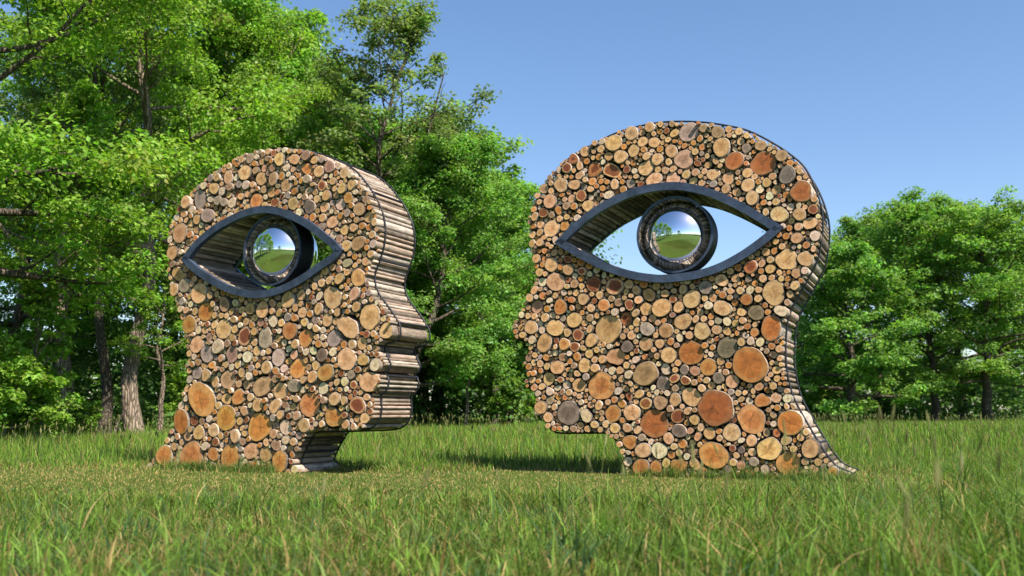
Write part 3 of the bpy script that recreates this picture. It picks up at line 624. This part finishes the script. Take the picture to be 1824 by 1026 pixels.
build_head('log_head', 'giant head of stacked logs facing left, open sky showing through its eye', PR, RIGHT_OUT, 4, REYE_UP, REYE_LO, RIGHT_LOGS, (1206, 421), 5, True)

# ------------------------------------------------------------------ trees
def leaves_geo(centers, rads, cols, per, size, rng, flat=.5, droop=.35, up=.9):
    """leaf sprays: kite-shaped leaves scattered through flattened clumps"""
    n = len(centers)*per
    ci = np.repeat(np.arange(len(centers)), per)
    d = rng.normal(size=(n, 3)); d /= np.linalg.norm(d, axis=1, keepdims=True)
    rr = rng.uniform(0, 1, n)**.45
    off = d*rr[:, None]; rad = rads[ci][:, None]
    off[:, 2] = off[:, 2]*flat-droop*(off[:, 0]**2+off[:, 1]**2)+.1
    P = centers[ci]+off*rad
    nrm = rng.normal(size=(n, 3))*.55+np.array([0, 0, up])+d*.35; nrm /= np.linalg.norm(nrm, axis=1, keepdims=True)
    t = d*np.array([1, 1, .3])+rng.normal(size=(n, 3))*.6+np.array([0, 0, -.25])
    t -= nrm*np.sum(t*nrm, 1, keepdims=True); t /= np.linalg.norm(t, axis=1, keepdims=True)+1e-9
    b = np.cross(nrm, t); s = size*rng.uniform(.6, 1.35, n)[:, None]
    V = np.stack([P-t*s*.5, P+b*s*.34-t*s*.05, P+t*s*.55-nrm*s*.12, P-b*s*.34-t*s*.05], 1).reshape(-1, 3)
    F = np.arange(4*n).reshape(n, 4)
    c = cols[ci]*rng.uniform(.72, 1.3, n)[:, None]*(1+rng.normal(0, .07, (n, 3)))
    return V, F, np.clip(np.repeat(c, 4, 0), .004, .6)
def limb(p, d, L, r0, r1, rng, n=7, up=.15, wob=.18):
    P = [np.array(p, float)]; d = np.array(d, float); d /= np.linalg.norm(d)
    for i in range(n-1):
        d = d+rng.normal(0, wob, 3)+np.array([0, 0, up/n]); d /= np.linalg.norm(d)
        P.append(P[-1]+d*L/(n-1))
    return np.array(P), np.linspace(r0, r1, n)
def tree_geo(seed, H, Rc, bf=.3, tr=.25, nprim=24, nsec=6, clump=.55, per=80, leaf=.12, col=(.07, .13, .02), lean=(0, 0), fork=False, low_droop=0, airy=1., flat=.5, side=None):
    rng = np.random.default_rng(seed)
    tubes = []; cen = []; crad = []
    # trunk
    n = 12; z = np.linspace(0, H*.93, n); wob = np.cumsum(rng.normal(0, H*.010, (n, 2)), 0); wob[0] = 0
    f = (z/H)[:, None]
    trunk = np.concatenate([wob+np.array(lean)*f**1.2*(1-.3*f), z[:, None]], 1); trunk[0, 2] = -.3
    trad = tr*(1-.9*(z/H)**.8); trad[0] = tr*1.22
    tubes.append(tube(spline(trunk, H/26), np.interp(np.linspace(0, 1, len(spline(trunk, H/26))), np.linspace(0, 1, n), trad), 9))
    if fork:
        k = 4; P, rr = limb(trunk[k], (rng.choice([-.5, .5]), .1, 1), H*.55, trad[k]*.75, .02, rng, 9, .1, .08); tubes.append(tube(P, rr, 7))
    az = rng.uniform(0, 6)
    for i in range(nprim):
        t = bf+(1-bf)*((i+.5)/nprim)**.9
        az += 2.4+rng.normal(0, .35)
        q = (t-bf)/(1-bf); shape = math.sqrt(max(.05, 1-((q-.38)/.68)**2))
        L = Rc*shape*rng.uniform(.72, 1.12)
        el = R(8+62*q**1.2-low_droop*(1-q))
        d = np.array([math.cos(az)*math.cos(el), math.sin(az)*math.cos(el), math.sin(el)])
        if side is not None: d[:2] += np.array(side)*.35
        zz = t*H*.93; base = np.array([np.interp(zz, z, trunk[:, 0]), np.interp(zz, z, trunk[:, 1]), zz])
        r0 = max(.02, np.interp(zz, z, trad)*rng.uniform(.4, .6))
        P, rr = limb(base, d, L, r0, .012, rng, 8, .35, .13)
        tubes.append(tube(P, rr, 6))
        for k in range(nsec):
            s = .28+.72*(k+rng.uniform(.2, .9))/nsec; idx = min(6, int(s*7)); p = P[idx]+(P[idx+1]-P[idx])*(s*7-idx)
            dd = P[idx+1]-P[idx]; dd = dd/np.linalg.norm(dd)
            sd = np.cross(dd, (0, 0, 1)); sd = sd/(np.linalg.norm(sd)+1e-9)*(1 if k % 2 else -1)
            d2 = dd*.6+sd*rng.uniform(.5, 1.)+np.array([0, 0, rng.uniform(-.15, .45)])
            L2 = L*rng.uniform(.28, .45)*(1.15-s*.5)
            Q, r2 = limb(p, d2, L2, max(.012, rr[idx]*.5), .006, rng, 5, .1, .2)
            tubes.append(tube(Q, r2, 4))
            for w in (2, 3, 4):
                if rng.uniform() < .82*airy:
                    cen.append(Q[w]+rng.normal(0, .12, 3)*clump); crad.append(clump*rng.uniform(.55, 1.15)*(.75+.25*shape))
        cen.append(P[-1]); crad.append(clump*rng.uniform(.7, 1.1))
    V, F = join(tubes)
    cen = np.array(cen); crad = np.array(crad)
    cc = np.array(col)[None]*rng.uniform(.78, 1.28, (len(cen), 1))*(1+rng.normal(0, .06, (len(cen), 3)))
    LV, LF, LC = leaves_geo(cen, crad, cc, per, leaf, rng, flat)
    return (V, F), (LV, LF, LC)
def tree_meshes(bark, **kw):
    (V, F), (LV, LF, LC) = tree_geo(**kw)
    return mesh('trunk', V, F, bark, smooth=True), mesh('crown', LV, LF, M_LEAF, attrs={'leafcol': LC})
def at_px(px, Z):
    x = (px-912)/FPX*(Z*CP)*1.0
    return (x, Z, float(ground_z(x, Z))-.02)
def place_tree(name, meshes, loc, rz, sc, label, cat='tree', group=None):
    root = empty(name, loc, rz); root.scale = (sc[0], sc[0], sc[1]) if hasattr(sc, '__len__') else (sc, sc, sc)
    tag(root, label, cat, group)
    obj('trunk', meshes[0], root); obj('crown', meshes[1], root)
    return root
BRIGHT, MID, DULL, DEEP = (.180, .310, .045), (.155, .290, .062), (.160, .225, .080), (.120, .215, .055)
KA = tree_meshes(M_BARK_G, seed=11, H=14, Rc=5.4, bf=.22, tr=.34, nprim=36, nsec=8, clump=.76, per=120, leaf=.105, col=BRIGHT, low_droop=22, flat=.42)
KB = tree_meshes(M_BARK_P, seed=12, H=14, Rc=4.3, bf=.30, tr=.225, nprim=32, nsec=7, clump=.68, per=125, leaf=.105, col=BRIGHT, low_droop=18, flat=.42)
KC = tree_meshes(M_BARK_G, seed=13, H=13, Rc=3.3, bf=.36, tr=.20, nprim=30, nsec=6, clump=.50, per=60, leaf=.115, col=DULL, lean=(1.4, 0), fork=True, airy=.8)
KD = tree_meshes(M_BARK_G, seed=14, H=10, Rc=3.8, bf=.16, tr=.22, nprim=30, nsec=7, clump=.62, per=115, leaf=.11, col=MID, lean=(2.2, 0), low_droop=15)
KE = tree_meshes(M_BARK_G, seed=15, H=10.5, Rc=4.0, bf=.20, tr=.20, nprim=38, nsec=7, clump=.60, per=62, leaf=.14, col=MID, airy=.95)
KE2 = tree_meshes(M_BARK_G, seed=25, H=10.5, Rc=4.6, bf=.23, tr=.26, nprim=36, nsec=7, clump=.66, per=66, leaf=.14, col=(.165, .285, .060), low_droop=14, flat=.45)
KF = tree_meshes(M_BARK_G, seed=16, H=7, Rc=3.4, bf=.12, tr=.24, nprim=30, nsec=7, clump=.58, per=70, leaf=.15, col=MID, low_droop=15)
KG = tree_meshes(M_BARK_P, seed=17, H=7.5, Rc=2.0, bf=.42, tr=.15, nprim=16, nsec=5, clump=.42, per=50, leaf=.11, col=BRIGHT, lean=(.7, 0), fork=True, airy=.8)
KS = tree_meshes(M_BARK_P, seed=18, H=3.2, Rc=1.15, bf=.12, tr=.03, nprim=18, nsec=4, clump=.26, per=26, leaf=.11, col=BRIGHT, flat=.3)
KH = tree_meshes(M_BARK_P, seed=19, H=1.3, Rc=.9, bf=.05, tr=.025, nprim=14, nsec=4, clump=.26, per=34, leaf=.10, col=BRIGHT, flat=.6)
TREES = [  # name, kit, pixel column of the foot, distance, turn, scale, label
 ('maple_tree', KA, -190, 17.5, .3, 1.0, 'big bright green tree at the left edge, its gnarled limbs reaching in from outside'),
 ('maple_tree', KB, 246, 24.0, 1.9, (1.05, 1.15), 'spreading bright green tree on the thick sunlit trunk left of the right-facing head'),
 ('woodland_tree', KC, 186, 23.6, 2.6, (.8, .92), 'slim grey-trunked tree just left of the thick sunlit trunk'),
 ('woodland_tree', KB, 118, 28.0, 4.0, (.9, 1.1), 'tall tree on the dark trunk behind the forked pale tree'),
 ('forked_tree', KG, 104, 20.8, 0.2, 1.0, 'small tree with a slender pale trunk that forks low down'),
 ('oak_tree', KC, 588, 29.5, -.15, (1.05, .99), 'tall airy tree with dark bare limbs showing against the sky above the right-facing head'),
 ('oak_tree', KC, 690, 31.5, .5, (.78, .80), 'dull green airy tree stepping down to the sky right of the tallest one'),
 ('leaning_tree', KD, 722, 28.5, .1, (.84, .80), 'green tree on a curved trunk leaning right, beside the chin of the right-facing head'),
 ('woodland_tree', KD, 876, 31.0, 2.4, (.75, .8), 'green tree on a straight grey trunk midway between the two heads'),
 ('woodland_tree', KE, 905, 35.0, 1.0, (1.05, .80), 'tree whose crown top meets the sky just left of the left-facing head'),
 ('woodland_tree', KE2, 500, 34.0, 3.0, (1.15, 1.30), 'tall dark green tree rising behind the top of the right-facing head'),
 ('woodland_tree', KB, 390, 32.0, .7, (1.0, 1.05), 'dense green tree hidden behind the right-facing head'),
 ('woodland_tree', KD, 640, 34.5, 5.2, (.95, .98), 'deep green tree behind the forehead of the right-facing head'),
 ('woodland_tree', KE2, 790, 36.5, 4.4, (1.2, .95), 'green tree behind the leaning trunk between the two heads'),
 ('woodland_tree', KA, 20, 33.0, 2.2, (.9, .95), 'dark tree deep in the wood at the far left'),
 ('woodland_tree', KE, 310, 36.0, 5.8, (1.2, 1.3), 'dark tree deep in the wood behind the sunlit trunk'),
 ('woodland_tree', KF, 1010, 38.0, .8, (1.0, .8), 'low green tree seen behind the nose of the left-facing head'),
 ('oak_tree', KF, 1521, 40.0, 1.2, (1.0, .92), 'low round tree with a dark split trunk at the neck of the left-facing head'),
 ('oak_tree', KE, 1660, 43.0, 2.2, (1.05, .88), 'tallest tree of the right-hand group, with a long straight grey trunk'),
 ('oak_tree', KE2, 1768, 42.0, 4.1, (.98, .82), 'tree with a leaning dark trunk near the right edge'),
 ('oak_tree', KF, 1432, 47.0, 3.1, (1.1, 1.15), 'tree peeping out behind the back of the left-facing head'),
 ('oak_tree', KE, 1860, 45.0, 5.1, (1.0, .80), 'tree cut by the right edge of the view'),
 ('oak_tree', KE2, 1560, 48.0, .4, (1.05, .90), 'tree standing behind the low round tree of the right-hand group'),
 ('oak_tree', KE2, 1720, 51.0, 3.6, (1.1, .98), 'tree filling the gap between the two tallest right-hand trees'),
 ('woodland_tree', KE2, 560, 32.5, 2.9, (.95, 1.08), 'bright green tree filling the wood between the airy tree and the big maple'),
 ('woodland_tree', KE2, 745, 33.5, 1.9, (.9, .92), 'broad green tree standing behind the leaning one'),
 ('sapling', KS, 45, 19.5, .6, .95, 'young leafy sapling standing in the grass at the left edge'),
 ('sapling', KG, 283, 24.5, 1.4, (.6, .55), 'thin leaning sapling right of the thick sunlit trunk'),
 ('sapling', KG, 832, 30.0, 3.4, (.5, .5), 'thin pale-stemmed sapling left of the straight grey trunk'),
]
for nm, kit, px, Z, rz, sc, lab in TREES:
    place_tree(nm, kit, at_px(px, Z), rz, sc, lab, 'tree' if nm != 'sapling' else 'sapling')
rs = random.Random(4)
for i, (px, Z, s, lab) in enumerate([(8, 19.0, 1.0, 'leafy shrub at the left edge below the sapling'), (75, 19.8, .8, 'leafy shrub right of the sapling at the left edge'),
    (150, 22.6, .5, 'low shrub at the foot of the forked pale tree'), (25, 21.0, 1.3, 'tall shrub behind the sapling at the left edge'), (908, 31.5, .95, 'bright bush right of the straight grey trunk'),
    (940, 32.5, 1.1, 'bush touching the chin line of the left-facing head'), (1470, 42., 1.3, 'bush between the low round tree and the left-facing head'), (340, 27., 1.0, 'shrub at the wood edge behind the right-facing head')]):
    x, y, z = at_px(px, Z)
    place_tree('shrub', KH, (x, y, z), rs.uniform(0, 6), s, lab, 'shrub')
# woods along the left and far behind the camera (seen in the mirror balls)
WOODLAB = ['first tree of the wood edge left of the view', 'second tree of the wood edge left of the view', 'third tree of the wood edge, beside the camera on its left', 'tree of the wood edge behind the camera on its left', 'tree of the wood edge just outside the left of the view']
for i, (x, y, k, s) in enumerate([(-15, 8, KA, 1.), (-14, 1, KB, 1.1), (-15, -6, KA, .95), (-19, -14, KB, 1.1), (-21, 13, KB, 1.1)]):
    place_tree('woodland_tree', k, (x, y, -.02), i*1.7, s, WOODLAB[i], 'tree', 'wood edge mirrored in the balls')
place_tree('field_tree', KB, (-5, -24, -.02), 1.0, (1.0, .75), 'lone round tree out in the field, mirrored small in both balls', 'tree')
# countless leaves: undergrowth, far wood
def stuff_leaves(name, boxes, leaf, col, seed, label):
    rng = np.random.default_rng(seed); A = []
    for (x0, x1, y0, y1, z0, z1, n, r, per) in boxes:
        c = np.stack([rng.uniform(x0, x1, n), rng.uniform(y0, y1, n), z0+(z1-z0)*rng.uniform(0, 1, n)**1.15], 1); c[:, 2] += ground_z(c[:, 0], c[:, 1])
        cc = np.array(col)[None]*rng.uniform(.7, 1.3, (n, 1))*np.ones((n, 3))
        A.append(leaves_geo(c, rng.uniform(.6, 1.3, n)*r, cc, per, leaf, rng, .6))
    V, F = join([(a[0], a[1]) for a in A]); C = np.concatenate([a[2] for a in A])
    tag(obj(name, mesh(name, V, F, M_LEAF, attrs={'leafcol': C})), label, 'undergrowth', kind='stuff')
stuff_leaves('undergrowth', [(-24, 6, 30, 36, .2, 3.2, 420, .8, 70), (-24, 4, 36, 42, .5, 8.5, 620, 1.1, 60), (-17, -7, 25.5, 30, .0, .9, 70, .4, 40), (-27, -12, 36, 41, 3, 11, 240, 1.2, 60)], .19, DEEP, 31, 'dark green undergrowth and saplings filling the wood behind the trunks')
stuff_leaves('hedge_line', [(-60, 75, -66, -58, .4, 7.5, 520, 2.0, 40)], .45, MID, 33, 'long line of trees and hedge far behind the camera, mirrored in the balls')
stuff_leaves('undergrowth', [(9, 34, 46, 50, .1, 2.0, 260, .7, 55), (9, 36, 54, 58, .1, 3.0, 260, 1.0, 50)], .2, DEEP, 32, 'dark undergrowth below the right-hand group of trees')
def far_wood():
    rng = np.random.default_rng(8); C = []; Rr = []
    for a in np.linspace(0, 2*np.pi, 900, endpoint=False):
        d = 105+15*math.sin(a*3)+rng.normal(0, 4)
        for k in range(3): C.append((d*math.cos(a), 10+d*math.sin(a), rng.uniform(.6, 7.5))); Rr.append(rng.uniform(1.5, 3.2))
    V, F, Cc = leaves_geo(np.array(C), np.array(Rr), np.tile(np.array(DEEP), (len(C), 1)), 34, .95, rng, .8)
    tag(obj('distant_woodland', mesh('distant_woodland', V, F, M_LEAF, attrs={'leafcol': Cc})), 'far line of woodland round the meadow', 'woodland', kind='stuff')
far_wood()
# fallen trunk and brushwood
def fallen():
    x, y, z = at_px(884, 31.6); rng = np.random.default_rng(2)
    root = empty('fallen_trunk', (x, y, z)); tag(root, 'pale fallen trunk lying behind the bright bush between the heads', 'fallen trunk')
    P, rr = limb((-.1, 0, .42), (1, .1, .03), 2.2, .16, .10, rng, 8, 0, .05); V, F = tube(P, rr, 9); obj('stem', mesh('stem', V, F, M_BARK_P, smooth=True), root)
    P, rr = limb((1.5, 0, .45), (.5, .1, .9), .6, .05, .02, rng, 5, 0, .1); V, F = tube(P, rr, 6); obj('broken_branch', mesh('broken_branch', V, F, M_BARK_P, smooth=True), root)
    x, y, z = at_px(190, 22.8); A = []
    for i in range(16):
        P, rr = limb((rng.normal(0, .22), rng.normal(0, .15), 0), (rng.normal(-.3, .6), rng.normal(0, .3), .8), rng.uniform(.5, 1.1), .016, .004, rng, 8, -1.2, .35); A.append(tube(P, rr, 4))
    V, F = join(A); o = obj('brushwood', mesh('brushwood', V, F, M_BARK_P, smooth=True), None, (x, y, z)); tag(o, 'tangle of bare pale twigs beside the slim grey trunk', 'brushwood')
fallen()

# ------------------------------------------------------------------ grass (countless: real blades, thinning out with distance)
def blades(X, Y, H, W, bend, col, rng, segs):
    n = len(X); Z = ground_z(X, Y)-.01
    az = rng.uniform(0, 2*np.pi, n); face = rng.uniform(0, np.pi, n)
    dx, dy = np.cos(az)*bend*H, np.sin(az)*bend*H; sx, sy = np.cos(face)*W*.5, np.sin(face)*W*.5
    rows = []
    for k in range(segs+1):
        t = k/segs; w = (1-t**1.6) if k < segs else 0.
        cx = X+dx*t**2; cy = Y+dy*t**2; cz = Z+H*(t-.35*np.minimum(bend, 1.2)*t**3)
        if k < segs:
            rows.append(np.stack([cx-sx*w, cy-sy*w, cz], 1)); rows.append(np.stack([cx+sx*w, cy+sy*w, cz], 1))
        else: rows.append(np.stack([cx, cy, cz], 1))
    V = np.stack(rows, 1); m = V.shape[1]; base = (np.arange(n)*m)[:, None]
    F = []
    for k in range(segs-1):
        a = 2*k; F.append(base+np.array([a, a+1, a+3])); F.append(base+np.array([a, a+3, a+2]))
    a = 2*(segs-1); F.append(base+np.array([a, a+1, a+2]))
    return V.reshape(-1, 3), np.concatenate(F), np.repeat(col, m, 0)
def grass_cols(X, Y, rng, straw, base=(.122, .225, .032)):
    n = len(X); c = np.tile(np.array(base), (n, 1))
    pat = .5+.5*np.sin(X*1.7+np.sin(Y*1.1)*1.5)*np.sin(Y*1.3+X*.4)
    c = c*(1-.35*pat[:, None])+np.array((.115, .150, .028))*.35*pat[:, None]
    c *= rng.uniform(.45, 1.5, (n, 1)); blue = rng.uniform(size=n) < .14; c[blue] = np.array((.055, .115, .045))*rng.uniform(.7, 1.4, (blue.sum(), 1))
    s = rng.uniform(size=n) < straw; c[s] = np.array((.34, .25, .105))*rng.uniform(.5, 1.25, (s.sum(), 1))
    r = rng.uniform(size=n) < straw*.12; c[r] = np.array((.22, .13, .05))*rng.uniform(.6, 1.3, (r.sum(), 1))
    return c
def scatter(n, y0, y1, rng, p=1.0, mrg=1.6, k=.565):
    """points in the strip y0..y1, wide enough for the lens plus a margin"""
    Y = (y0**p+(y1**p-y0**p)*rng.uniform(0, 1, n*2))**(1/p); X = rng.uniform(-1, 1, n*2)*(k*y1+mrg)
    m = np.abs(X) < k*Y+mrg; return X[m][:n], Y[m][:n]
def mown(X, Y):
    """1 inside the mown and trampled ground around the heads"""
    a = np.clip(1-np.maximum(np.abs(X+1.3)-4.7, 0)/1.0, 0, 1); wav = .35*np.sin(X*.9)+.2*np.sin(X*2.3+1)
    return a*np.clip((Y-7.2-wav)/.9, 0, 1)*np.clip((12.2+wav-Y)/.9, 0, 1)
def build_grass():
    rng = np.random.default_rng(21); parts = []
    # foreground: a low matted layer, then tufts that each share a lean, a height and a colour
    X, Y = scatter(62000, 1.9, 8.8, rng, 1.25); k = rng.uniform(size=len(X)) > .85*mown(X, Y); X, Y = X[k], Y[k]
    parts.append(blades(X, Y, rng.uniform(.05, .13, len(X)), rng.uniform(.004, .010, len(X)), np.abs(rng.normal(1.2, .6, len(X))), grass_cols(X, Y, rng, .48, (.075, .140, .024)), rng, 2))
    nt = 2300; TX, TY = scatter(nt, 1.9, 8.8, rng, 1.3); nt = len(TX); k = rng.uniform(size=nt) > .9*mown(TX, TY); TX, TY = TX[k], TY[k]; nt = len(TX)
    right = np.clip((TX-.2)/2.2, 0, 1); th = rng.gamma(6, 1, nt)/6*(.125+.10*right)*(1+.25*np.sin(TX*1.9+1.3)*np.sin(TY*1.5))*(1-.5*np.clip((TY-5)/2, 0, 1))
    tc = grass_cols(TX, TY, rng, .03, (.120, .225, .034)); tw = rng.uniform(.0032, .010, nt); ts = rng.uniform(.035, .12, nt)
    per = 38; i = np.repeat(np.arange(nt), per)
    X = TX[i]+rng.normal(0, 1, len(i))*ts[i]; Y = TY[i]+rng.normal(0, 1, len(i))*ts[i]
    C = tc[i]*rng.uniform(.65, 1.35, (len(i), 1)); st = rng.uniform(size=len(i)) < .10; C[st] = np.array((.38, .28, .12))*rng.uniform(.5, 1.2, (st.sum(), 1))
    parts.append(blades(X, Y, th[i]*rng.uniform(.5, 1.35, len(i)), tw[i]*rng.uniform(.7, 1.4, len(i)), np.abs(rng.normal(.65, .45, len(i))), C, rng, 3))
    # long arching leaves and taller stalks, more of them towards the right
    X, Y = scatter(2400, 1.25, 7.5, rng, 1.3); H = rng.uniform(.16, .34, len(X))+.14*np.clip((X-.2)/2, 0, 1); k = rng.uniform(size=len(X)) > .8*mown(X, Y); X, Y, H = X[k], Y[k], H[k]
    parts.append(blades(X, Y, H, rng.uniform(.007, .014, len(X)), np.abs(rng.normal(.6, .4, len(X))), grass_cols(X, Y, rng, .08, (.11, .19, .028)), rng, 6))
    # low broad leaves (clover, plantain) in patches
    n = 9000; X, Y = scatter(n, 2.2, 8.5, rng, 1.2); k = np.sin(X*2.1)*np.sin(Y*2.7+1)+rng.normal(0, .3, len(X)) > .35; X, Y = X[k], Y[k]
    parts.append(blades(X, Y, rng.uniform(.04, .09, len(X)), rng.uniform(.018, .034, len(X)), np.abs(rng.normal(1.1, .4, len(X))), grass_cols(X, Y, rng, .02, (.075, .17, .03)), rng, 3))
    # ragged grass grown up against the foot of each head
    for pl, u0, u1 in ((PL, -.85, .80), (PR, -1.12, 1.25)):
        nt = 150; u = rng.uniform(u0, u1, nt); v = -np.abs(rng.normal(.04, .10, nt))-.02; hh = rng.gamma(4, 1, nt)/4*.085+.02
        i = np.repeat(np.arange(nt), 26); uu = u[i]+rng.normal(0, .05, len(i)); vv = v[i]+rng.normal(0, .03, len(i))
        X = pl.o[0]+uu*pl.ex[0]+vv*pl.ey[0]; Y = pl.o[1]+uu*pl.ex[1]+vv*pl.ey[1]
        parts.append(blades(X, Y, hh[i]*rng.uniform(.5, 1.4, len(i)), rng.uniform(.004, .009, len(i)), np.abs(rng.normal(.6, .4, len(i))), grass_cols(X, Y, rng, .15, (.080, .16, .03)), rng, 3))
    # mown ring with cut straw
    X, Y = scatter(88000, 6.6, 13, rng, 1.); m = mown(X, Y); H = (.035+.13*(1-m))*rng.uniform(.5, 1.4, len(X))
    st = np.where(rng.uniform(size=len(X)) < m*.62, 1, 0).astype(bool); c = grass_cols(X, Y, rng, .10); c[st] = np.array((.42, .32, .14))*rng.uniform(.6, 1.2, (st.sum(), 1))
    parts.append(blades(X, Y, H, rng.uniform(.006, .012, len(X)), np.abs(rng.normal(.8, .5, len(X))), c, rng, 2))
    # meadow behind
    X, Y = scatter(135000, 11.5, 48, rng, .9); H = (.24+.07*np.sin(X*.6)*np.sin(Y*.5))*rng.uniform(.6, 1.35, len(X))*np.clip(.35+(Y-11.5)/2, .35, 1)
    parts.append(blades(X, Y, H, rng.uniform(.008, .014, len(X))*np.clip(Y/16, 1, 2.4), np.abs(rng.normal(.35, .25, len(X))), grass_cols(X, Y, rng, .12, (.155, .275, .036)), rng, 2))
    V, F = join([(a[0], a[1]) for a in parts]); C = np.concatenate([a[2] for a in parts])
    print('grass tris', len(F))
    tag(obj('meadow_grass', mesh('meadow_grass', V, F, M_GRASS, attrs={'leafcol': np.clip(C, .005, .6)})), 'long and trampled meadow grass around the heads', 'grass', kind='stuff')
    # flowering grass stems with seed heads
    parts = []; Cs = []
    def stems(X, Y, Hh, hr, hl, seg):
        for x, y, h in zip(X, Y, Hh):
            z = float(ground_z(x, y)); a = rng.uniform(0, 6.3); b = abs(rng.normal(.12, .1))*h
            tt = np.linspace(0, 1, seg); P = np.stack([x+math.cos(a)*b*tt**2, y+math.sin(a)*b*tt**2, z+h*tt], 1)
            V, F = tube(P, .0011+.0006*(y > 12)*2, 3); parts.append((V, F)); Cs.append(np.tile(np.array((.11, .15, .04))*rng.uniform(.7, 1.3), (len(V), 1)))
            d = P[-1]-P[-2]; d /= np.linalg.norm(d); q = np.linspace(-.2, 1, 5)
            V, F = tube(P[-1]+d*hl*q[:, None], np.array([.15, .8, 1, .7, .1])*hr*(1+(y > 12)*.8), 5); parts.append((V, F)); Cs.append(np.tile(np.array((.21, .215, .085))*rng.uniform(.7, 1.25), (len(V), 1)))
    X, Y = scatter(120, 1.35, 5.0, rng, 1.1, .5); keep = (X > .25) | (rng.uniform(size=len(X)) < .2); X, Y = X[keep], Y[keep]
    stems(X, Y, rng.uniform(.36, .56, len(X))+.10*np.clip((X-.3)/1., 0, 1), .0048, .06, 7)
    X, Y = scatter(1700, 12.5, 34, rng, 1.2); stems(X, Y, rng.uniform(.3, .46, len(X)), .006, .07, 3)
    V, F = join(parts); tag(obj('seed_heads', mesh('seed_heads', V, F, M_GRASS, attrs={'leafcol': np.concatenate(Cs)})), 'thin flowering grass stems with buff seed heads above the meadow', 'grass', kind='stuff')
build_grass()
